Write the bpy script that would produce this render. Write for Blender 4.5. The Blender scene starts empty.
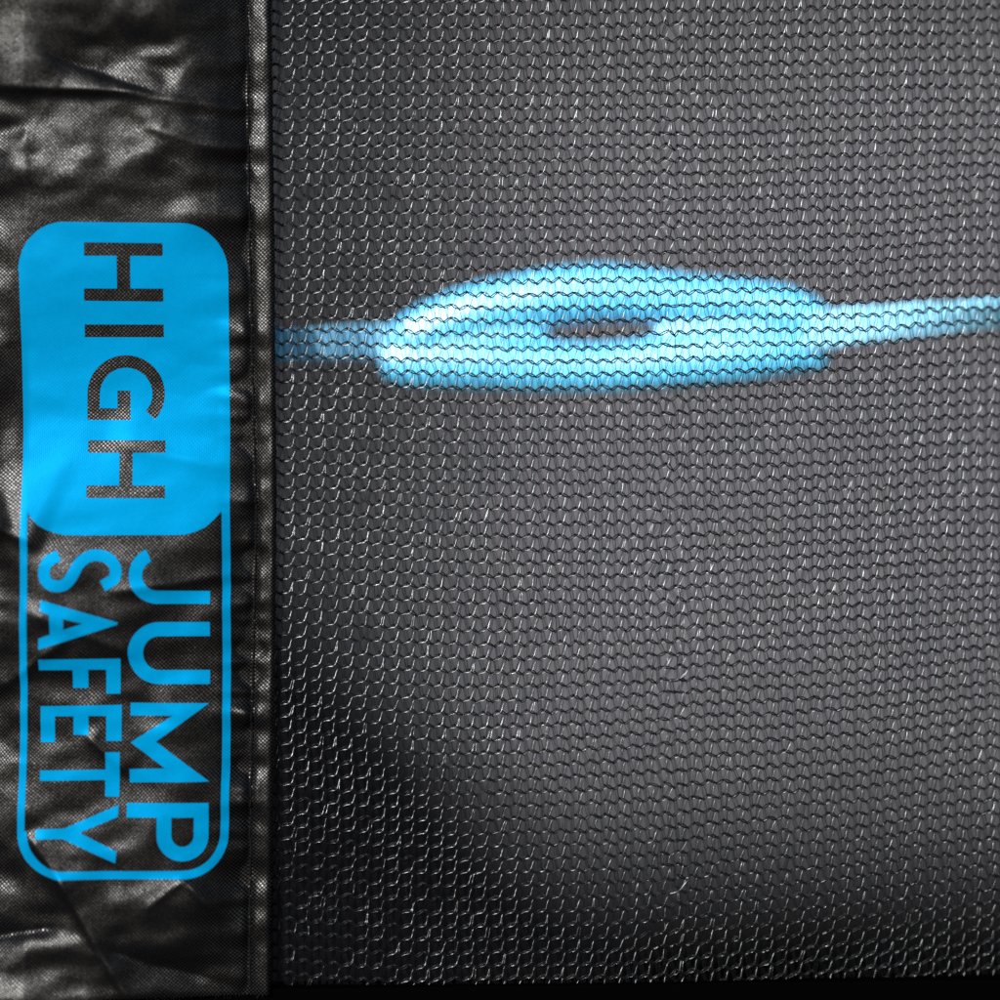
import bpy, bmesh, math
import numpy as np

S = 0.0002            # one unit of the layout grid is 0.2 mm of cloth
D = 0.45              # camera to net
sc = bpy.context.scene
COL = sc.collection
rng = np.random.default_rng(11)

# ---------------------------------------------------------------- camera
cam = bpy.data.cameras.new('camera'); co = bpy.data.objects.new('camera', cam); COL.objects.link(co)
co.location = (0, -D, 0); co.rotation_euler = (math.radians(90), 0, 0)
cam.sensor_width = 36; cam.lens = 36 * D / (1000 * S)
cam.clip_start = 0.01; cam.clip_end = 100
cam.dof.use_dof = True; cam.dof.focus_distance = D; cam.dof.aperture_fstop = 1.7
sc.camera = co

# ---------------------------------------------------------------- light
SUN = np.array([-0.33, -0.80, 0.38]); SUN /= np.linalg.norm(SUN)
w = bpy.data.worlds.new('World'); sc.world = w; w.use_nodes = True
nt = w.node_tree; bg = nt.nodes['Background']
sky = nt.nodes.new('ShaderNodeTexSky'); sky.sky_type = 'NISHITA'; sky.sun_disc = False
sky.sun_elevation = math.asin(SUN[2]); sky.sun_rotation = math.atan2(SUN[0], SUN[1])
nt.links.new(sky.outputs[0], bg.inputs[0]); bg.inputs[1].default_value = 0.05
sl = bpy.data.lights.new('sun', 'SUN'); so = bpy.data.objects.new('sun', sl); COL.objects.link(so)
sl.energy = 5; sl.angle = math.radians(2.0); sl.color = (1, 0.975, 0.94)
from mathutils import Vector
so.rotation_euler = Vector(SUN).to_track_quat('Z', 'Y').to_euler()
sc.view_settings.view_transform = 'Standard'; sc.view_settings.look = 'None'
sc.view_settings.gamma = 1; sc.view_settings.exposure = 1.5
sc.view_settings.use_curve_mapping = False
sc.render.engine = 'CYCLES'
sc.cycles.transparent_max_bounces = 24
sc.cycles.max_bounces = 6

# ---------------------------------------------------------------- helpers
def W(x, y, h=0.0):
    """layout grid (x right, y down, h towards the viewer) -> metres"""
    x, y, h = np.broadcast_arrays(np.asarray(x, float), np.asarray(y, float), np.asarray(h, float))
    return np.stack([(x - 500) * S, -h * S, (500 - y) * S], -1)

def obj(name, verts, faces, mat, parent=None, smooth=True):
    me = bpy.data.meshes.new(name)
    verts = np.asarray(verts, np.float32).reshape(-1, 3); faces = np.asarray(faces, np.int32)
    k = faces.shape[1]
    me.vertices.add(len(verts)); me.vertices.foreach_set('co', verts.ravel())
    me.loops.add(faces.size); me.loops.foreach_set('vertex_index', faces.ravel())
    me.polygons.add(len(faces)); me.polygons.foreach_set('loop_start', np.arange(0, faces.size, k, dtype=np.int32))
    me.update(calc_edges=True)
    me.polygons.foreach_set('use_smooth', np.full(len(faces), smooth))
    me.materials.append(mat); me.update()
    o = bpy.data.objects.new(name, me); COL.objects.link(o)
    if parent is not None: o.parent = parent
    return o

def thing(name, label, cat):
    o = bpy.data.objects.new(name, None); COL.objects.link(o)
    o.empty_display_size = 0.01; o['label'] = label; o['category'] = cat
    return o

def tubes(paths, rad, sides=5, flat=1.0):
    """paths (N,K,3) in grid units; returns verts, quads"""
    P = np.asarray(paths, float); N, K, _ = P.shape
    t = np.gradient(P, axis=1); t /= np.linalg.norm(t, axis=2, keepdims=True) + 1e-9
    up = np.zeros_like(t); up[..., 2] = 1
    a = np.cross(t, up); a /= np.linalg.norm(a, axis=2, keepdims=True) + 1e-9
    b = np.cross(a, t)
    r = np.broadcast_to(np.asarray(rad, float), (N, K)) if np.ndim(rad) != 1 else np.repeat(np.asarray(rad)[:, None], K, 1)
    th = np.arange(sides) * 2 * np.pi / sides
    V = P[:, :, None] + r[:, :, None, None] * (np.cos(th)[None, None, :, None] * a[:, :, None] + flat * np.sin(th)[None, None, :, None] * b[:, :, None])
    idx = np.arange(N * K * sides).reshape(N, K, sides)
    nx = np.roll(idx, -1, axis=2)
    q = np.stack([idx[:, :-1], idx[:, 1:], nx[:, 1:], nx[:, :-1]], -1).reshape(-1, 4)
    V = V.reshape(-1, 3)
    return W(V[:, 0], V[:, 1], V[:, 2]), q

def ribbons(paths, width):
    P = np.asarray(paths, float); N, K, _ = P.shape
    wd = np.asarray(width, float).reshape(N, 1)
    L = P.copy(); L[..., 0] -= wd / 2
    R = P.copy(); R[..., 0] += wd / 2
    V = np.stack([L, R], 2); idx = np.arange(N * K * 2).reshape(N, K, 2)
    q = np.stack([idx[:, :-1, 0], idx[:, 1:, 0], idx[:, 1:, 1], idx[:, :-1, 1]], -1).reshape(-1, 4)
    V = V.reshape(-1, 3)
    return W(V[:, 0], V[:, 1], V[:, 2]), q

def grid_quads(ny, nx):
    i = np.arange(ny * nx).reshape(ny, nx)
    return np.stack([i[:-1, :-1], i[1:, :-1], i[1:, 1:], i[:-1, 1:]], -1).reshape(-1, 4)

def smooth_noise(shape, cell, seed):
    """value noise, bicubic-like, on an array with one sample per grid unit"""
    r = np.random.default_rng(seed); H, Wd = shape
    gy, gx = int(H / cell[1]) + 4, int(Wd / cell[0]) + 4
    g = r.normal(size=(gy, gx))
    y = np.arange(H) / cell[1] + 1; x = np.arange(Wd) / cell[0] + 1
    def ax(t):
        i = t.astype(int); f = t - i
        return i, [((1 - f) ** 3) / 6, (3 * f ** 3 - 6 * f ** 2 + 4) / 6, (-3 * f ** 3 + 3 * f ** 2 + 3 * f + 1) / 6, f ** 3 / 6]
    iy, wy = ax(y); ix, wx = ax(x)
    t = sum(wy[k][:, None] * g[np.clip(iy - 1 + k, 0, gy - 1)] for k in range(4))
    return sum(wx[k][None, :] * t[:, np.clip(ix - 1 + k, 0, gx - 1)] for k in range(4)) * 1.7

def sample(A, x, y, x0, y0):
    x = np.clip(np.asarray(x, float) - x0, 0, A.shape[1] - 1.001); y = np.clip(np.asarray(y, float) - y0, 0, A.shape[0] - 1.001)
    i, j = y.astype(int), x.astype(int); f, g = y - i, x - j
    return (A[i, j] * (1 - f) * (1 - g) + A[i + 1, j] * f * (1 - g) + A[i, j + 1] * (1 - f) * g + A[i + 1, j + 1] * f * g)

# ---------------------------------------------------------------- materials
def mat(name, col, rough=0.5, spec=0.5, sheen=0.0):
    m = bpy.data.materials.new(name); m.use_nodes = True
    p = m.node_tree.nodes['Principled BSDF']
    p.inputs['Base Color'].default_value = (*col, 1); p.inputs['Roughness'].default_value = rough
    p.inputs['Specular IOR Level'].default_value = spec; p.inputs['Sheen Weight'].default_value = sheen
    return m, m.node_tree, p

def N(t, typ, **kw):
    n = t.nodes.new(typ)
    for k, v in kw.items(): setattr(n, k, v)
    return n

def math_(t, op, a, b=None, c=None):
    n = t.nodes.new('ShaderNodeMath'); n.operation = op
    for i, v in enumerate((a, b, c)):
        if v is None: continue
        if isinstance(v, (int, float)): n.inputs[i].default_value = v
        else: t.links.new(v, n.inputs[i])
    return n.outputs[0]

def weave_factor(t):
    """plain weave: 0..1, one float of yarn every 1.95 grid units, staggered"""
    tc = N(t, 'ShaderNodeTexCoord'); sep = N(t, 'ShaderNodeSeparateXYZ'); t.links.new(tc.outputs['Object'], sep.inputs[0])
    nz = N(t, 'ShaderNodeTexNoise'); nz.inputs['Scale'].default_value = 60; nz.inputs['Detail'].default_value = 2
    t.links.new(tc.outputs['Object'], nz.inputs['Vector'])
    wob = math_(t, 'MULTIPLY', nz.outputs['Fac'], 26.0)
    px = math_(t, 'ADD', math_(t, 'MULTIPLY', sep.outputs[0], math.pi / (1.95 * S)), wob)
    py = math_(t, 'ADD', math_(t, 'MULTIPLY', sep.outputs[2], math.pi / (1.88 * S)), math_(t, 'MULTIPLY', wob, 0.7))
    s = math_(t, 'MULTIPLY', math_(t, 'SINE', px), math_(t, 'SINE', py))
    sx = math_(t, 'ABSOLUTE', math_(t, 'SINE', px))
    return math_(t, 'MULTIPLY_ADD', s, 0.5, 0.5), tc, sx

# black woven nylon
M_NYLON, t, p = mat('black woven nylon', (0.012, 0.012, 0.014), 0.34, 0.5)
f, tc, sx = weave_factor(t)
ramp = N(t, 'ShaderNodeMapRange'); ramp.inputs[1].default_value = 0.36; ramp.inputs[2].default_value = 0.76
t.links.new(f, ramp.inputs[0])
fl = N(t, 'ShaderNodeTexNoise'); fl.inputs['Scale'].default_value = 2600; fl.inputs['Detail'].default_value = 1
t.links.new(tc.outputs['Object'], fl.inputs['Vector'])
amp = math_(t, 'MULTIPLY', ramp.outputs[0], math_(t, 'MAXIMUM', math_(t, 'MULTIPLY_ADD', fl.outputs['Fac'], 4.5, -1.25), 0.25))
t.links.new(math_(t, 'MULTIPLY_ADD', amp, 0.15, 0.02), p.inputs['Specular IOR Level'])
mx = N(t, 'ShaderNodeMix', data_type='RGBA'); mx.inputs[6].default_value = (0.0001, 0.0001, 0.0002, 1); mx.inputs[7].default_value = (0.0026, 0.0027, 0.0031, 1)
t.links.new(ramp.outputs[0], mx.inputs[0]); t.links.new(mx.outputs[2], p.inputs['Base Color'])
bp = N(t, 'ShaderNodeBump'); bp.inputs['Strength'].default_value = 0.5; bp.inputs['Distance'].default_value = 0.3 * S
t.links.new(f, bp.inputs['Height']); t.links.new(bp.outputs[0], p.inputs['Normal'])

# blue print
M_PRINT, t, p = mat('blue screen print', (0.0, 0.13, 0.30), 0.42, 0.25)
p.inputs['Specular Tint'].default_value = (0.0, 0.45, 1.0, 1)
f, tc, sx = weave_factor(t)
nz = N(t, 'ShaderNodeTexNoise'); nz.inputs['Scale'].default_value = 900; nz.inputs['Detail'].default_value = 3
t.links.new(tc.outputs['Object'], nz.inputs['Vector'])
hh = math_(t, 'ADD', math_(t, 'MULTIPLY', f, 0.45), math_(t, 'MULTIPLY', sx, 0.35))
bp = N(t, 'ShaderNodeBump'); bp.inputs['Strength'].default_value = 0.35; bp.inputs['Distance'].default_value = 0.25 * S
t.links.new(math_(t, 'ADD', hh, nz.outputs['Fac']), bp.inputs['Height']); t.links.new(bp.outputs[0], p.inputs['Normal'])
mx = N(t, 'ShaderNodeMix', data_type='RGBA'); mx.inputs[6].default_value = (0.0, 0.058, 0.128, 1); mx.inputs[7].default_value = (0.0, 0.075, 0.16, 1)
t.links.new(math_(t, 'MULTIPLY', math_(t, 'ADD', f, nz.outputs['Fac']), 0.6), mx.inputs[0]); t.links.new(mx.outputs[2], p.inputs['Base Color'])

M_STITCH, _, _ = mat('black sewing thread', (0.0012, 0.0012, 0.0014), 0.9, 0.05)
M_CHAIN, t, p = mat('black knitted tape yarn', (0.0010, 0.0014, 0.0018), 0.34, 0.07)
M_LOOP, t, p = mat('clear glossy monofilament', (0.012, 0.012, 0.012), 0.28, 1.0)
out = t.nodes['Material Output']; tr = N(t, 'ShaderNodeBsdfTransparent'); tr.inputs[0].default_value = (0.80, 0.93, 0.96, 1)
gl = N(t, 'ShaderNodeBsdfAnisotropic'); gl.inputs['Roughness'].default_value = 0.30
tc = N(t, 'ShaderNodeTexCoord'); nz = N(t, 'ShaderNodeTexNoise'); nz.inputs['Scale'].default_value = 330; nz.inputs['Detail'].default_value = 4; nz.inputs['Roughness'].default_value = 0.8
t.links.new(tc.outputs['Object'], nz.inputs['Vector'])
rr = N(t, 'ShaderNodeMapRange'); rr.inputs[1].default_value = 0.34; rr.inputs[2].default_value = 0.68; rr.inputs[3].default_value = 0.010; rr.inputs[4].default_value = 0.058
t.links.new(nz.outputs['Fac'], rr.inputs[0])
cc = N(t, 'ShaderNodeCombineColor'); [t.links.new(rr.outputs[0], cc.inputs[i]) for i in range(3)]; t.links.new(cc.outputs[0], gl.inputs['Color'])
tr.inputs[0].default_value = (0.88, 0.93, 0.95, 1)
ad = N(t, 'ShaderNodeAddShader'); t.links.new(tr.outputs[0], ad.inputs[0]); t.links.new(gl.outputs[0], ad.inputs[1]); t.links.new(ad.outputs[0], out.inputs[0])
# thin film yarn between the chains: lets some of what lies behind show through
M_FILM, t, p = mat('translucent tape yarn', (0.0012, 0.0014, 0.0016), 0.5, 0.04)
out = t.nodes['Material Output']; tr = N(t, 'ShaderNodeBsdfTransparent'); tr.inputs[0].default_value = (0.92, 0.97, 1, 1)
ms = N(t, 'ShaderNodeMixShader'); ms.inputs[0].default_value = 0.20
t.links.new(tr.outputs[0], ms.inputs[1]); t.links.new(p.outputs[0], ms.inputs[2]); t.links.new(ms.outputs[0], out.inputs[0])

M_CORD, t, p = mat('sky blue soft cord', (0.10, 0.53, 0.86), 0.42, 1.0)
p.inputs['Coat Weight'].default_value = 0.6; p.inputs['Coat Roughness'].default_value = 0.46; p.inputs['Coat IOR'].default_value = 1.7
tc = N(t, 'ShaderNodeTexCoord'); nz = N(t, 'ShaderNodeTexNoise'); nz.inputs['Scale'].default_value = 500; nz.inputs['Detail'].default_value = 3
t.links.new(tc.outputs['Object'], nz.inputs['Vector'])
bp = N(t, 'ShaderNodeBump'); bp.inputs['Strength'].default_value = 0.3; bp.inputs['Distance'].default_value = 0.0003
t.links.new(nz.outputs['Fac'], bp.inputs['Height']); t.links.new(bp.outputs[0], p.inputs['Normal'])

M_TAIL, t, p = mat('worn blue webbing', (0.27, 0.64, 0.90), 0.75, 0.25)
tc = N(t, 'ShaderNodeTexCoord'); wv = N(t, 'ShaderNodeTexWave'); wv.inputs['Scale'].default_value = 900; wv.inputs['Distortion'].default_value = 1.5
t.links.new(tc.outputs['Object'], wv.inputs['Vector'])
bp = N(t, 'ShaderNodeBump'); bp.inputs['Strength'].default_value = 0.4; bp.inputs['Distance'].default_value = 0.0002
t.links.new(wv.outputs['Fac'], bp.inputs['Height']); t.links.new(bp.outputs[0], p.inputs['Normal'])
M_BACK, t, p = mat('grey backdrop behind the net', (0.115, 0.110, 0.118), 0.9, 0.1)
tc = N(t, 'ShaderNodeTexCoord'); nz = N(t, 'ShaderNodeTexNoise'); nz.inputs['Scale'].default_value = 4; nz.inputs['Detail'].default_value = 4
t.links.new(tc.outputs['Object'], nz.inputs['Vector'])
mx = N(t, 'ShaderNodeMix', data_type='RGBA'); mx.inputs[6].default_value = (0.0395, 0.0385, 0.0435, 1); mx.inputs[7].default_value = (0.045, 0.044, 0.0495, 1)
t.links.new(nz.outputs['Fac'], mx.inputs[0]); t.links.new(mx.outputs[2], p.inputs['Base Color'])
M_BAND, t, p = mat('matt black foam', (0.0003, 0.0003, 0.0003), 1.0, 0.0)

# ---------------------------------------------------------------- grey backdrop well behind, bent so its left and bottom fall dark
BD = 3000.0
BK = (D + BD * S) / D
bu = np.arange(-1500, 2501, 25.0); bv = np.arange(-1300, 2001, 25.0)
sm = lambda t: (lambda c: c * c * (3 - 2 * c))(np.clip(t, 0, 1))
bp_ = np.interp(bu, [-1500, -200, 150, 280, 400, 500, 610, 2500], [0, 0.3, 1.75, 1.7, 1.15, 0.5, 0, 0])
bq_ = np.interp(bv, [-1300, -300, -40, 60, 160, 520, 600, 700, 750, 800, 850, 900, 960, 1200, 2000], [0, 0.3, 0.65, 0.35, 0, 0, 0.04, 0.16, 0.28, 0.48, 0.74, 1.2, 2.1, 2.4, 0.5])
Pd = np.cumsum(bp_) * 25 * BK; Pd -= np.interp(650, bu, Pd)
Qd = np.cumsum(bq_) * 25 * BK; Qd -= np.interp(400, bv, Qd)
X, Y = np.meshgrid(500 + (bu - 500) * BK, 500 + (bv - 500) * BK)
dep = BD + Pd[None] + Qd[:, None] + 30 * np.sin(X / 330.0 + Y / 900.0)
bo = obj('backdrop', W(X, Y, -dep), grid_quads(len(bv), len(bu)), M_BACK)
bo['kind'] = 'structure'; bo['label'] = 'soft dark grey backdrop, curved to darken left and bottom, out of focus behind the net'

# ---------------------------------------------------------------- the net
net = thing('safety_net', 'black knitted trampoline safety net with small shiny zigzag loops, right of the sleeve', 'safety net')
PX, PY = 15.0, 13.42
TX = np.array([230., 300, 500, 700, 1000, 1120]); TY = np.array([-80., 60, 300, 560, 750, 1010])
SL = np.array([[0.005, 0.005, -0.005, -0.02, -0.035, -0.04],
               [0.010, 0.010, -0.002, -0.015, -0.040, -0.045],
               [0.035, 0.035, 0.005, -0.020, -0.062, -0.065],
               [0.090, 0.085, 0.010, -0.025, -0.060, -0.065],
               [0.085, 0.080, -0.015, -0.065, -0.080, -0.085],
               [0.060, 0.055, -0.020, -0.080, -0.105, -0.110]])
xs = np.arange(220, 1125.0)
rowsl = np.stack([np.interp(xs, TX, r) for r in SL])
ysn = np.arange(-90, 1060.0)
SF = np.stack([np.interp(ysn, TY, rowsl[:, k]) for k in range(len(xs))], 1)
DISP = np.cumsum(SF, axis=1); DISP -= DISP[:, [int(600 - 220)]]
WOB = smooth_noise((1160, 910), (60, 45), 3); WOB2 = smooth_noise((1160, 910), (60, 45), 4)
REL = smooth_noise((1160, 910), (170, 150), 5) * 5 + smooth_noise((1160, 910), (55, 48), 6) * 1.3

ry_, rx_ = np.mgrid[-90:1070, 220:1130].astype(float)
REL -= 0.00009 * (rx_ - 560) ** 2 + 0.0001 * np.maximum(0, ry_ - 700) ** 2 * np.clip((620 - rx_) / 300, 0, 1)
def netmap(x, y):
    """undeformed knit coordinates -> grid units"""
    d = sample(DISP, x, y, 220, -90)
    xo = x + sample(WOB, x, y, 220, -90) * 1.5
    xo = xo + 2.5 * np.exp(-((x - 664) / 9.0) ** 2) * np.sin(y / 7.3)
    yo = y + d + sample(WOB2, x, y, 220, -90) * 1.0
    return xo, yo, sample(REL, x, y, 220, -90)

ni, nj = 58, 84
I, J = np.meshgrid(np.arange(ni), np.arange(nj))
ju = 0.45
crease = np.exp(-((I * PX + 236 - 665) / 12.0) ** 2)
jit = lambda k=1.0: rng.normal(size=I.shape) * ju * k * (1 + 2.2 * crease)
VX = 236 + PX * I + jit(); VY = -72 + PY * J + jit(0.9)
PXX = 236 + PX * I + 6.8 + jit(); PYY = -72 + PY * J - 4.0 + jit(0.9)
ph = 4.4
VY += ph; PYY += ph
vx, vy, vh = netmap(VX, VY); qx, qy, qh = netmap(PXX, PYY)
Vn = np.stack([vx, vy, vh], -1); Pn = np.stack([qx, qy, qh], -1)

def strands(A, B, n, bow, hb, ext=0.08):
    """n-point strands from A to B, bowed sideways by bow and outwards by hb"""
    s = np.linspace(-ext, 1 + ext, n)[None, :, None]
    P = A[:, None] * (1 - s) + B[:, None] * s
    d = (B - A)[:, :2]; L = np.linalg.norm(d, axis=1, keepdims=True) + 1e-6
    nrm = np.stack([d[:, 1], -d[:, 0]], 1) / L
    k = (4 * s * (1 - s))
    P[:, :, :2] += nrm[:, None] * (bow[:, None, None] * k)
    P[:, :, 2] += (hb[:, None] if np.ndim(hb) else hb) * k[:, :, 0]
    return P

a = Vn[:, :-1].reshape(-1, 3); b = Pn[:, :-1].reshape(-1, 3); c = Vn[:, 1:].reshape(-1, 3)
n = len(a)
rnd = lambda lo, hi, m=n: rng.uniform(lo, hi, m)
chain = np.concatenate([
    strands(b, c, 6, rnd(0.8, 1.4), rnd(0.6, 1.2)),
    strands(b, c, 6, -rnd(0.8, 1.4), rnd(0.0, 0.5)),
    strands(a, b, 6, rnd(0.1, 0.5), rnd(0.3, 0.8)),
    strands(a + [0.8, 1.2, 0], b + [0.2, 1.1, 0], 6, -rnd(0.2, 0.7), rnd(0.3, 0.8)),
])
v, q = tubes(chain, rnd(0.54, 0.76, len(chain)), 5)
ch = obj('knitted_chain', v, q, M_CHAIN, net)
ch['label'] = 'dark zigzag rows of knitted links'

# knots where the links cross
kn = np.concatenate([Vn.reshape(-1, 3), Pn.reshape(-1, 3)]); kn = kn[rng.random(len(kn)) < 0.85]
s = np.linspace(-1, 1, 4)[None, :, None]
ang = rng.uniform(-0.3, 1.0, len(kn))
dirv = np.stack([np.cos(ang), np.sin(ang), 0 * ang], 1)[:, None]
kp = kn[:, None] + dirv * s * rng.uniform(0.7, 1.4, (len(kn), 1, 1)); kp[:, :, 2] += 0.9
v, q = tubes(kp, np.array([0.35, 0.8, 0.8, 0.35])[None] * rng.uniform(0.8, 1.1, (len(kn), 1)), 5)
obj('knot', v, q, M_STITCH, net)['kind'] = 'stuff'

# the bright strand of each loop: along the rising link, then up to the row above
A = Vn[1:, :-1].reshape(-1, 3); B = Pn[1:, :-1].reshape(-1, 3); C = Vn[:-1, 1:].reshape(-1, 3)
m = len(A)
RT = Vn[1:, 1:].reshape(-1, 3) - A; UP = Vn[:-1, :-1].reshape(-1, 3) - A
K = [A + RT * a_ + UP * b_ for a_, b_ in ((0.05, -0.08), (0.27, 0.03), (0.50, 0.09), (0.645, 0.26), (0.715, 0.50), (0.77, 0.75), (0.86, 0.99))]
Kp = np.stack(K, 1)
def resample(Kp, n):
    k = Kp.shape[1]; tt = np.linspace(0, k - 1, n); out = []
    for x in tt:
        i = min(int(x), k - 2); f = x - i
        p0, p1, p2, p3 = Kp[:, max(i - 1, 0)], Kp[:, i], Kp[:, i + 1], Kp[:, min(i + 2, k - 1)]
        out.append(0.5 * (2 * p1 + (p2 - p0) * f + (2 * p0 - 5 * p1 + 4 * p2 - p3) * f ** 2 + (3 * p1 - p0 - 3 * p2 + p3) * f ** 3))
    return np.stack(out, 1)
Lp = resample(Kp, 13)
s13 = np.linspace(0, 1, 13)
hb = rng.uniform(0.5, 1.7, (m, 1))
Lp[:, :, 2] += np.interp(s13, [0, .35, .5, .9, 1], [-0.6, -0.5, 0.5, 0.5, -0.2])[None] + np.clip((620 - A[:, 0]) / 220, 0, 1)[:, None] * np.interp(s13, [0, .45, .6], [1.4, 1.2, 0])[None] + hb * np.sin(np.pi * s13)[None] ** 0.8
Lp += rng.normal(size=(m, 1, 3)) * [0.25, 0.2, 0.1]
lf = np.clip((620 - A[:, 0]) / 220, 0, 1)[:, None]          # loops near the sleeve are thickened and raised so their whole length glints
thin = np.interp(s13, [0, .3, .5, .75, 1], [0.45, 0.6, 1.0, 0.95, 0.35])[None] * (1 - lf) + np.interp(s13, [0, .2, .5, .8, 1], [0.7, 0.95, 1.0, 0.8, 0.4])[None] * lf
keep = rng.random(m) < 0.99
thin = thin * (1 - 0.7 * np.clip((A[:, 1] - 740) / 180, 0, 1) * np.clip((480 - A[:, 0]) / 160, 0, 1))[:, None]  # strands made thinner, then fewer, at lower left so the glints fade there
keep &= rng.random(m) > 0.65 * np.clip((A[:, 1] - 780) / 150, 0, 1) * np.clip((460 - A[:, 0]) / 120, 0, 1)
v, q = tubes(Lp[keep], (rng.uniform(0.45, 0.72, (m, 1)) * thin)[keep], 6)
lo = obj('loop_strand', v, q, M_LOOP, net); lo['label'] = 'glossy curved loop strands that catch the light'
# second, smaller glints: tape edges beside some loops and snags along the crease
pr = 0.16 + 0.5 * np.exp(-((A[:, 0] - 667) / 9.0) ** 2)
sel = rng.random(m) < pr
E = Lp[sel][:, 5:12].copy(); E[:, :, 0] += rng.uniform(1.8, 4.2, (len(E), 1)); E[:, :, 0] -= (E[:, :, 0] - E[:, :1, 0]) * rng.uniform(0.2, 1.1, (len(E), 1))
E[:, :, 1] += rng.normal(size=(len(E), 1)) * 0.8
v, q = tubes(E, rng.uniform(0.3, 0.6, len(E)), 5)
obj('tape_edge', v, q, M_LOOP, net)

# film yarn: fans from each valley of the upper row to the two nearest peaks of the row below
U = Vn[:-1, 1:].reshape(-1, 3); R1 = Pn[1:, 1:].reshape(-1, 3); R0 = Pn[1:, :-1].reshape(-1, 3)
def fan(cnt, j1, j2, wlo, whi, dep_):
    out = []
    for k in range(cnt):
        x = ((k + 0.5) / cnt - 0.5) * 14.6
        tgt, base_ = (R1, 6.8) if x > 0 else (R0, -8.2)
        xb = x * 0.62 + (base_ * 0.38)
        t1 = U + np.stack([x * 0.66 + rng.normal(size=m) * j1, -abs(x) * 0.22 + rng.normal(size=m) * .4, 0 * U[:, 0]], 1)
        t2 = tgt + np.stack([xb - base_ + rng.normal(size=m) * j2, np.full(m, 0.4 + abs(xb - base_) * 0.5), 0 * U[:, 0]], 1)
        mid = (t1 + t2) / 2 + np.stack([rng.normal(size=m) * .35, 0 * U[:, 0], 0 * U[:, 0] + .3], 1)
        out.append(np.stack([t1, mid, t2], 1))
    F = np.concatenate(out); F[:, :, 2] -= dep_ + rng.uniform(0, .5, (len(F), 1))
    return ribbons(F, rng.uniform(wlo, whi, len(F)))
v, q = fan(8, 0.45, 0.6, 1.0, 2.1, 1.2)
v2, q2 = fan(8, 0.7, 0.9, 0.2, 0.36, 0.8)
fd = obj('tape_fold', v2, q2, M_STITCH, net, smooth=False); fd['label'] = 'hair-thin dark folds of the yarns'
fo = obj('tape_yarn', v, q, M_FILM, net, smooth=False); fo['label'] = 'fine near-vertical translucent yarns between the rows'

# ---------------------------------------------------------------- blue cord behind the net
cord = thing('blue_cord', 'sky blue cord with an eye-shaped loop in its middle, running level behind the net, blurred', 'cord')
CD = 175.0
def deep(pts, h0):
    """lay out at depth h0 so that it stands behind the given place of the net"""
    P = np.array(pts, float); k = (D + h0 * S) / D
    P[:, 0] = 500 + (P[:, 0] - 500) * k; P[:, 1] = 500 + (P[:, 1] - 500) * k
    return P, k
def cord_tube(name, pts, h0, flat=0.72, parent=None, taper=(0.75, 0.75)):
    P, k = deep([(x, y) for x, y, r in pts], h0); r = np.array([p[2] for p in pts]) * k
    Kp = np.concatenate([P, np.full((len(P), 1), -h0), r[:, None]], 1)[None]
    R = resample(Kp, 90)[0]
    # rounded ends
    s = np.linspace(0, 1, 90); e = np.ones(90)
    if taper[0]: e *= np.clip(np.sqrt(np.clip(1 - (1 - np.clip(s / 0.05, 0, 1)) ** 2, 0.0004, 1)), 0.02, 1)
    if taper[1]: e *= np.clip(np.sqrt(np.clip(1 - (1 - np.clip((1 - s) / 0.05, 0, 1)) ** 2, 0.0004, 1)), 0.02, 1)
    v, q = tubes(R[None, :, :3], (R[:, 3] * e)[None], 28, flat)
    return obj(name, v, q, M_CORD, parent)
cord_tube('loop_strand', [(396, 345, 20), (420, 333, 25), (450, 321, 27), (480, 311, 28), (512, 304, 28), (545, 298, 29), (582, 294, 29), (620, 293, 28), (690, 300, 25), (750, 304, 24), (788, 312, 25), (812, 325, 24), (828, 340, 22)], CD, parent=cord)
cord_tube('loop_strand', [(388, 358, 22), (415, 360, 27), (480, 362, 28), (550, 366, 26), (610, 367, 25), (680, 360, 28), (740, 353, 30), (790, 348, 27), (832, 347, 23)], CD + 6, parent=cord)
cord_tube('loop_strand', [(380, 362, 20), (430, 352, 24), (490, 338, 22), (530, 335, 18), (548, 334, 12)], CD + 4, parent=cord)
cord_tube('loop_strand', [(654, 333, 12), (685, 333, 18), (730, 331, 22), (780, 330, 24), (826, 337, 20)], CD + 4, parent=cord)
def strap(name, pts):
    """flat cord tail: points are (x, y, half width, tilt in degrees, depth)"""
    K5 = np.array(pts, float)[None]; R = resample(K5, 80)[0]
    th = np.linspace(0, 2 * np.pi, 25)[:-1]; V = []
    for x, y, hw, tl, dp in R:
        k = (D + dp * S) / D; c_, s_ = math.cos(math.radians(tl)), math.sin(math.radians(tl))
        e = np.sign(np.cos(th)) * np.abs(np.cos(th)) ** 0.7 * hw * k / c_; f_ = np.sin(th) * 2.5
        V.append(np.stack([500 + (x - 500) * k + 0 * th, 500 + (y - 500) * k + e * c_ + f_ * s_ * 0, -dp - e * s_ + f_], 1))
    V = np.concatenate(V); idx = np.arange(len(V)).reshape(80, 24); nx = np.roll(idx, -1, axis=1)
    q = np.stack([idx[:-1], idx[1:], nx[1:], nx[:-1]], -1).reshape(-1, 4)
    return obj(name, W(V[:, 0], V[:, 1], V[:, 2]), q, M_TAIL, cord)
strap('tail', [(130, 348, 17, 18, 18), (200, 347, 17, 16, 20), (270, 345, 17, 14, 26), (330, 343, 17, 8, 96), (378, 341, 17, 3, 162), (425, 342, 15, 0, 186), (455, 343, 12, 0, 198)])
strap('tail', [(800, 332, 20, 0, 165), (840, 327, 19, 4, 130), (890, 322, 17.5, 12, 112), (940, 318, 16, 32, 106), (1000, 313, 14.5, 48, 100), (1100, 308, 14, 52, 98)])

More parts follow.
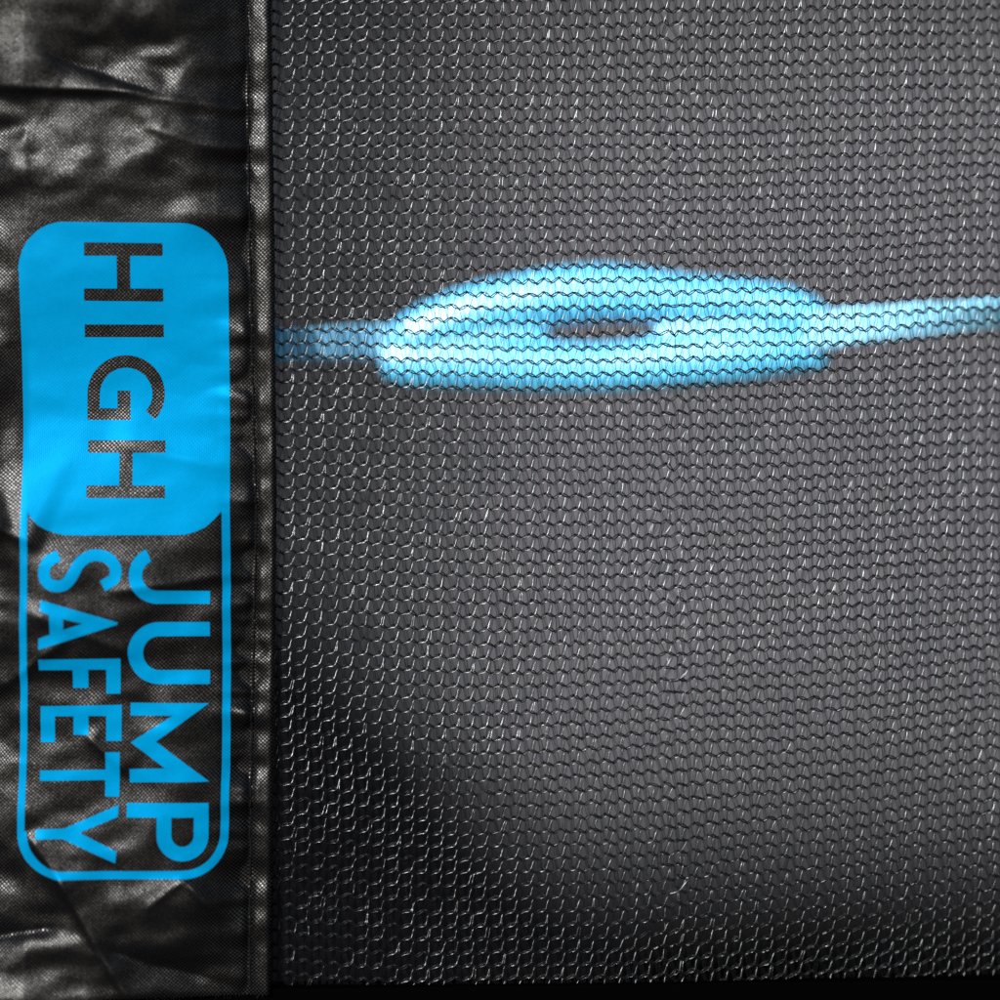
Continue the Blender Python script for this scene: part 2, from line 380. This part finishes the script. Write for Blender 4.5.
# ---------------------------------------------------------------- dark slab added behind the net, out of focus, to darken its lower left
out_, kpd = deep([(-500, 380), (-100, 420), (150, 470), (270, 595), (360, 725), (470, 825), (600, 905), (760, 950), (1000, 975), (1500, 990), (2200, 1000), (2200, 1500), (-500, 1500)], 2200.0)
ring = []
for g_, hh2 in ((0, -2300), (0, -2215), (-0.01, -2200)):
    cen = out_.mean(0); ring.append(np.concatenate([out_ + (out_ - cen) * g_, np.full((len(out_), 1), hh2)], 1))
n_ = len(out_); R3 = np.concatenate(ring); bmp = bmesh.new(); vb = [bmp.verts.new(W(*r_)) for r_ in R3]
for l_ in range(2):
    for i_ in range(n_): bmp.faces.new([vb[l_ * n_ + i_], vb[l_ * n_ + (i_ + 1) % n_], vb[(l_ + 1) * n_ + (i_ + 1) % n_], vb[(l_ + 1) * n_ + i_]])
bmp.faces.new(vb[2 * n_:]); bmp.faces.new(vb[:n_][::-1]); bmesh.ops.recalc_face_normals(bmp, faces=bmp.faces[:])
mp = bpy.data.meshes.new('shade_slab'); bmp.to_mesh(mp); bmp.free(); mp.materials.append(mat('added dark shade', (0.0009, 0.0009, 0.0012), 1.0, 0.0)[0])
po = bpy.data.objects.new('shade_slab', mp); COL.objects.link(po)
po['label'] = 'dark slab added to shade the lower left behind the net, out of focus'; po['category'] = 'shade_slab'

# ---------------------------------------------------------------- black foam edge under the net
gx = np.linspace(-160, 1180, 68)
prof = [(0, -8), (0.8, 1.5), (4, 2.2), (60, 2.5), (140, 2.5), (160, -8), (160, -30), (0, -30)]
vv = []
for x in gx:
    top = 988 - (x - 270) * 0.0125
    for dy, h in prof: vv.append((x, top + dy, h))
vv = np.array(vv); k = len(prof)
idx = np.arange(len(vv)).reshape(len(gx), k); nx = np.roll(idx, -1, axis=1)
q = np.stack([idx[:-1], idx[1:], nx[1:], nx[:-1]], -1).reshape(-1, 4)
bd = obj('edge_band', W(vv[:, 0], vv[:, 1], vv[:, 2]), q, M_BAND, smooth=False)
bd['label'] = 'plain matt black band covering the bottom edge of the net'; bd['category'] = 'edge band'

# ---------------------------------------------------------------- woven sleeve with its folds
sleeve = thing('fabric_sleeve', 'wrinkled black woven sleeve with blue HIGH JUMP SAFETY print and sewn right edge', 'fabric sleeve')
X0, Y0, X1, Y1 = -160, -90, 290, 1010
hh_, ww_ = Y1 - Y0, X1 - X0
yy, xx = np.mgrid[Y0:Y1, X0:X1].astype(float)
def seam_x(y): return np.interp(y, [-90, 0, 230, 400, 520, 700, 850, 1000], [247, 248, 250, 254, 257, 253, 251, 250])
def edge_x(y): return np.interp(y, [-90, 0, 250, 500, 700, 1000], [271, 271.5, 275, 277, 275, 270.5])
def rid(cell, seed):                       # crumple: sharp-crested ridges
    return 1 - np.abs(smooth_noise((hh_, ww_), cell, seed)) * 1.2
Hs = 14.0 + smooth_noise((hh_, ww_), (120, 110), 21) * 3.5
wx = (smooth_noise((hh_, ww_), (70, 70), 31) * 16).astype(int)
r1 = rid((120, 85), 22); r2 = rid((60, 46), 23); r3 = rid((30, 24), 24)
calm = np.exp(-(np.maximum(0, np.abs(xx - 125) - 104) / 18.0) ** 2) * np.exp(-(np.maximum(0, np.abs(yy - 380) - 158) / 22.0) ** 2)
calm2 = np.exp(-(np.maximum(0, np.abs(xx - 125) - 90) / 18.0) ** 2) * np.exp(-(np.maximum(0, np.abs(yy - 700) - 170) / 25.0) ** 2)
kk = 1 - 0.82 * calm - 0.35 * calm2
s1 = smooth_noise((hh_, ww_), (70, 48), 61); s2 = smooth_noise((hh_, ww_), (34, 22), 62); s3 = smooth_noise((hh_, ww_), (15, 10), 63)
Hs += r1 * 0.9 * (1 - 0.6 * calm) + (r2 * 1.3 + r3 * 0.7 + s1 * 3.4 + s2 * 1.9 + s3 * 0.75) * kk
Hs -= 6.0 * np.cos(np.pi * np.clip((yy - 385) / 170, -1, 1)) * np.clip(1 - np.maximum(0, np.abs(xx - 125) - 95) / 30, 0, 1)
def fold(x0, y0, x1, y1, w1, w2, amp):
    """a crease: steep (w1) on the one side, long (w2) on the other"""
    global Hs
    dx, dy = x1 - x0, y1 - y0; L = math.hypot(dx, dy); ux, uy = dx / L, dy / L
    s = ((xx - x0) * ux + (yy - y0) * uy) / L; n = -(xx - x0) * uy + (yy - y0) * ux
    along = np.clip(np.minimum(s + 0.15, 1.15 - s) / 0.3, 0, 1); along = along * along * (3 - 2 * along)
    g = np.where(n < 0, np.exp(n / w2), np.exp(-n / w1))
    g = np.where(np.abs(n) < 1.5, g * (1 - 0.12 * (1 - np.abs(n) / 1.5)), g)
    Hs += amp * along * g
Hs += 0.46 * 60 * (1 - np.exp(-10 * np.log1p(np.exp(np.clip((46 - yy) / 10, -30, 30))) / 60.0)) * np.clip((230 - xx) / 60, 0, 1)
fold(10, 93, 150, 97, 5, 24, 7.5)
fold(55, 60, 160, 97, 6, 24, -5)
fold(150, 132, 250, 160, 9, 16, 4)
fold(130, 100, 255, 112, 6, 10, 3)
fold(-70, 540, 8, 526, 8, 40, 9)
fold(120, 592, 235, 575, 10, 26, 6)
fold(-60, 1004, 115, 1001, 5, 60, 15)
fold(-20, 520, 40, 545, 8, 30, 6)
fold(120, 445, 235, 470, 20, 30, 3.5)
fold(30, 610, 140, 655, 10, 22, 4)
fold(0, 690, 70, 640, 8, 20, 5)
fold(60, 870, 135, 1000, 7, 26, 8)
fold(190, 880, 255, 945, 6, 16, 7)
fold(100, 945, 235, 985, 10, 22, -6)
fold(-40, 940, 60, 925, 8, 40, -9)
fold(35, 835, 70, 885, 8, 20, 6)
fold(150, 905, 190, 875, 4, 10, 3)
fold(90, 735, 130, 770, 5, 16, 3)
# puckers drawn in by the stitches
sx_ = seam_x(yy); ed = edge_x(yy)
pk = smooth_noise((hh_, ww_), (38, 9.5), 41) + 0.35 * smooth_noise((hh_, ww_), (24, 6.5), 42)
reach = np.where(xx < sx_, np.exp((xx - sx_) / 17.0), 0.6 * np.exp(-(xx - sx_) / 9.0))
slow = np.interp(yy, [0, 350, 500, 900], [0.7, 0.9, 1.5, 1.3]) + 0.5 * smooth_noise((hh_, ww_), (400, 110), 43)
pk2 = smooth_noise((hh_, ww_), (90, 17), 44)
PK = pk * 3.4 * reach * slow + pk2 * 3.0 * np.where(xx < sx_, np.exp((xx - sx_) / 42.0), 0.2)
# the run along the seam is held down, the hem between seam and edge is a raised flat welt
dn = np.exp(-np.abs(xx - 262) / 30.0)
base = 8.5
flat = np.clip((xx - (sx_ - 70)) / 70.0, 0, 1); flat = flat * flat * (3 - 2 * flat)
Hs = Hs * (1 - 0.72 * flat) + base * 0.72 * flat
Hs += PK
Hs -= 4.5 * np.exp(-np.maximum(0, sx_ - xx) / 13.0) * (xx < sx_) * (0.7 + 0.5 * slow) - 0 
Hs += np.where(xx >= sx_, -2.7 * (1.0 + 0.1 * slow) * np.clip(1 - (xx - sx_) / 16.0, 0, 1), 0)
Hs -= 2.9 * np.exp(-((xx - sx_) / 4.0) ** 2) * (0.6 + 0.5 * pk)
Hs -= 3.0 * np.clip((xx - (ed - 3)) / 3.0, 0, 1) ** 2
Hs -= 2.0 * np.clip((yy - 988) / 8.0, 0, 1) ** 2
Hs = np.maximum(Hs, 4.5 + 0.15 * (Hs - 4.5))
Hs = np.where(Hs > 16, 16 + 24 * np.tanh((Hs - 16) / 24), Hs)
# keep it smooth at yarn scale
for _ in range(2):
    Hs[1:-1, 1:-1] = (Hs[1:-1, 1:-1] * 4 + Hs[:-2, 1:-1] + Hs[2:, 1:-1] + Hs[1:-1, :-2] + Hs[1:-1, 2:]) / 8
def Hat(x, y): return sample(Hs, x, y, X0, Y0)

st = 1.5
ny = int((996 - (-85)) / st); nxx = 285
ty = np.linspace(-85, 996, ny); u = np.linspace(0, 1, nxx)
Yg = np.repeat(ty[:, None], nxx, 1) + 0 * u
Yg = np.where(Yg > 985, Yg - (Yg - 985) * 0.25 * u, Yg)
Xl = -150.0; Xg = Xl + (edge_x(Yg) + 0.35 * np.sin(Yg / 3.1) - Xl) * u
Hg = Hat(Xg, Yg)
# hem turned under at the right edge
Xt = np.stack([Xg[:, -1] + 0.4, Xg[:, -1] - 0.6, Xg[:, -1] - 10], 1); Yt = np.repeat(Yg[:, -1:], 3, 1)
Ht = np.stack([Hg[:, -1] - 1.3, Hg[:, -1] - 2.6, Hg[:, -1] - 3.0], 1)
Xa, Ya, Ha = np.concatenate([Xg, Xt], 1), np.concatenate([Yg, Yt], 1), np.concatenate([Hg, Ht], 1)
cl = obj('woven_cloth', W(Xa, Ya, Ha), grid_quads(*Xa.shape), M_NYLON, sleeve)
cl['label'] = 'creased black woven cloth with a faint grey sheen'

# seam stitches
sp = []; y = -80.0
while y < 985:
    L = rng.uniform(7.0, 9.0); tt = np.linspace(0, 1, 7); ys_ = y + L * tt
    xs_ = seam_x(ys_) + rng.normal() * 0.25 + rng.normal() * 0.3 * tt
    sp.append(np.stack([xs_, ys_, Hat(xs_, ys_) + 0.8 * np.sin(np.pi * tt) ** .5 - 0.25], 1)); y += L + rng.uniform(1.3, 2.2)
v, q = tubes(np.array(sp) + [0, 0, 0.4], 1.25, 8)
o = obj('seam_stitching', v, q, M_STITCH, sleeve); o['label'] = 'row of black stitches along the right edge'
# frayed thread ends along the cut bottom
fr = []
for x in np.arange(150, 268, 2.9):
    L = rng.uniform(1.5, 5); y0 = 991.5 + rng.uniform(-1, 1) + (268 - x) * 0.02
    tt = np.linspace(0, 1, 4); xq = x + rng.normal() * 0.5 * tt
    fr.append(np.stack([xq, y0 + L * tt, np.full(4, float(Hat(x, 991))) + 0.5 - tt], 1))
v, q = tubes(np.array(fr), 0.5, 5)
obj('frayed_end', v, q, M_LOOP, sleeve)

# ---------------------------------------------------------------- blue print
def z1(p): return [(x * .3, y * .3) for x, y in p]
def zo(p, oy): return [(x * .3, y * .3 + oy) for x, y in p]
def arc(cx, cy, r, a0, a1, n=24, ry=None):
    ry = ry or r
    return [(cx + r * math.cos(math.radians(a0 + (a1 - a0) * i / n)), cy + ry * math.sin(math.radians(a0 + (a1 - a0) * i / n))) for i in range(n + 1)]
def rect(x0, y0, x1, y1): return [(x0, y0), (x1, y0), (x1, y1), (x0, y1)]

def fill(name, loops, parent, label=None, step=3.0):
    """fill the outline (holes by even-odd), cut it finely, lay it on the cloth"""
    cu = bpy.data.curves.new('tmp', 'CURVE'); cu.dimensions = '2D'; cu.fill_mode = 'BOTH'
    for lp in loops:
        sp = cu.splines.new('POLY'); sp.points.add(len(lp) - 1); sp.use_cyclic_u = True
        for k, (x, y) in enumerate(lp): sp.points[k].co = (x, -y, 0, 1)
    tmp = bpy.data.objects.new('tmp', cu); COL.objects.link(tmp)
    dg = bpy.context.evaluated_depsgraph_get(); me = bpy.data.meshes.new_from_object(tmp.evaluated_get(dg))
    bpy.data.objects.remove(tmp); bpy.data.curves.remove(cu)
    bm = bmesh.new(); bm.from_mesh(me); bpy.data.meshes.remove(me)
    bmesh.ops.remove_doubles(bm, verts=bm.verts, dist=0.01)
    xs_ = [v.co.x for v in bm.verts]; ys_ = [v.co.y for v in bm.verts]
    for ax, lo_, hi_ in ((0, min(xs_), max(xs_)), (1, min(ys_), max(ys_))):
        c = math.floor(lo_ / step) * step + step
        while c < hi_ - 0.05:
            pc = [0, 0, 0]; pn = [0, 0, 0]; pc[ax] = c + 0.0137; pn[ax] = 1
            bmesh.ops.bisect_plane(bm, geom=bm.verts[:] + bm.edges[:] + bm.faces[:], dist=1e-4, plane_co=pc, plane_no=pn)
            c += step
    bmesh.ops.triangulate(bm, faces=bm.faces[:])
    vs = np.array([(v.co.x, -v.co.y) for v in bm.verts]); vs = 500 + (vs - 500) * (1 - 14.0 / 2250); bm.verts.index_update()
    fs = [[v.index for v in f_.verts] for f_ in bm.faces]; bm.free()
    # wind every face towards the viewer
    out = []
    for f_ in fs:
        (ax_, ay), (bx, by), (cx, cy) = vs[f_]
        ar = (bx - ax_) * (cy - ay) - (cx - ax_) * (by - ay)
        if abs(ar) < 1e-7: continue
        out.append(f_ if ar < 0 else f_[::-1])
    o = obj(name, W(vs[:, 0], vs[:, 1], Hat(vs[:, 0], vs[:, 1]) + 0.7), out, M_PRINT, parent)
    if label: o['label'] = label
    return o

def edgeL(y, inner=0):
    return float(np.interp(y, [222, 300, 450, 560, 700, 760, 830, 880], [18.6, 19.8, 22.6, 22.4, 21.0, 20.2, 18.8, 18.6])) + inner
def edgeR(y, inner=0):
    return float(np.interp(y, [222, 300, 450, 560, 700, 830, 880], [227.4, 228.2, 229.4, 230.0, 230.4, 228.8, 228.0])) - inner
def side(fn, ya, yb, inner=0, n=24): return [(fn(ya + (yb - ya) * i / n, inner), ya + (yb - ya) * i / n) for i in range(n + 1)]
outer = (arc(64, 272, 45.4, 180, 270, 16, 49.5) + arc(181, 273, 46.6, 270, 360, 16, 49.5)
         + side(edgeR, 273, 832) + arc(186, 832, 42.8, 0, 90, 16, 45.5) + arc(64, 832, 45.2, 90, 180, 16, 45.5) + side(edgeL, 832, 272))
win = ([(29.6, 511.6)] + [(33, 518), (39, 524.5), (47, 529.5), (56, 533), (66, 535), (76, 535.4), (125, 535.2), (178, 535), (187, 534.3), (197, 531.5), (206, 527), (214, 520), (221.2, 511.6)]
       + side(edgeR, 515, 830, 8.0) + arc(185, 830, 35.8, 0, 90, 14, 39.5) + arc(65, 830, 36.6, 90, 180, 14, 39.5) + side(edgeL, 830, 515, 7.4))
def Hshape(x0, x1, ya, yb, yc, yd, sa, sb, sk=0):
    return [(x0, ya), (x1, ya + sk), (x1, yb), (sb, yb), (sb, yc), (x1, yc), (x1, yd), (x0 - .6, yd - sk), (x0 - .6, yc), (sa, yc), (sa, yb), (x0, yb)]
h1 = Hshape(84.6, 163.0, 242.7, 256.0, 288.5, 301.5, 117.0, 130.4, 0.8)
i1 = rect(84.0, 324.2, 163.0, 336.8)
gcx, gcy = 124.9, 393.6
g1 = (arc(gcx, gcy, 38.7, 41, -180, 40) + [(86.3, 419.6), (129.6, 419.8), (129.0, 390.3), (116.2, 390.3), (116.4, 408.2), (98.3, 408.0)] + arc(gcx, gcy, 26.3, -180, 41, 34))
h2 = Hshape(87.6, 165.2, 440.2, 452.6, 485.6, 498.2, 119.4, 132.4, 0.3)
fill('printed_panel', [outer, win, h1, i1, g1, h2], sleeve, 'blue rounded panel with HIGH left unprinted and a thin frame below')

def ring_stroke(pts, wd):
    K = np.array([(x, y, 0.0) for x, y in pts])[None]; R = resample(K, 60)[0][:, :2]
    t_ = np.gradient(R, axis=0); t_ /= np.linalg.norm(t_, axis=1, keepdims=True); nn = np.stack([-t_[:, 1], t_[:, 0]], 1)
    return [tuple(p_) for p_ in np.concatenate([R + nn * wd / 2, (R - nn * wd / 2)[::-1]])]
# JUMP
Jl = zo(arc(530, 417, 95, 245, 90, 30) + [(700, 513), (700, 470)] + arc(530, 417, 51, 90, 245, 24), 450)
fill('printed_letter', [Jl], sleeve, 'blue letter J', 3)
Ul = zo([(700, 573), (700, 620)] + arc(533, 676.5, 54, 270, 90, 24, 56.5) + [(700, 733), (700, 780)] + arc(533, 676.5, 103, 90, 270, 30, 103.5), 450)
fill('printed_letter', [Ul], sleeve, 'blue letter U', 3)
Ml = zo([(437, 8), (698, 10), (523, 137), (700, 270), (435, 273), (435, 228), (553, 226), (438, 139), (578, 51), (437, 51)], 700)
fill('printed_letter', [Ml], sleeve, 'blue letter M', 3)
Pl = zo([(427, 340), (697, 341)] + arc(612, 449, 85, 0, 180, 30) + [(527, 388), (427, 388)], 700)
Ph = zo([(649, 389)] + arc(612, 447, 37, 0, 180, 20, 39) + [(575, 389)], 700)
fill('printed_letter', [Pl, Ph], sleeve, 'blue letter P', 3)
# SAFETY
Sl = zo(ring_stroke([(204, 352), (172, 368), (156, 400), (162, 434), (190, 452), (224, 447), (248, 420), (268, 382), (298, 356), (332, 350), (368, 362), (390, 392), (386, 428), (348, 452)], 39), 450)
fill('printed_letter', [Sl], sleeve, 'blue letter S', 3)
Al = zo([(143, 498), (398, 573), (398, 580), (136, 664), (136, 627), (175, 613), (175, 548), (143, 535)], 450)
Ah = zo([(220, 561), (284, 577), (220, 597)], 450)
fill('printed_letter', [Al, Ah], sleeve, 'blue letter A', 3)
Fl = zo([(135, 697), (405, 694), (404, 811), (357, 811), (357, 731), (297, 731), (297, 792), (246, 792), (246, 732), (135, 732)], 450)
fill('printed_letter', [Fl], sleeve, 'blue letter F', 3)
El = zo([(138, 853), (408, 848), (408, 968), (357, 968), (357, 885), (298, 885), (298, 948), (248, 948), (248, 886), (186, 886), (186, 973), (138, 973)], 450)
fill('printed_letter', [El], sleeve, 'blue letter E', 3)
Tl = zo([(137, 233), (355, 230), (355, 172), (403, 172), (401, 320), (354, 319), (354, 264), (137, 268)], 700)
fill('printed_letter', [Tl], sleeve, 'blue letter T', 3)
Yl = zo([(125, 427), (220, 424), (400, 346), (398, 386), (272, 438), (395, 501), (390, 539), (215, 459), (125, 460)], 700)
fill('printed_letter', [Yl], sleeve, 'blue letter Y', 3)
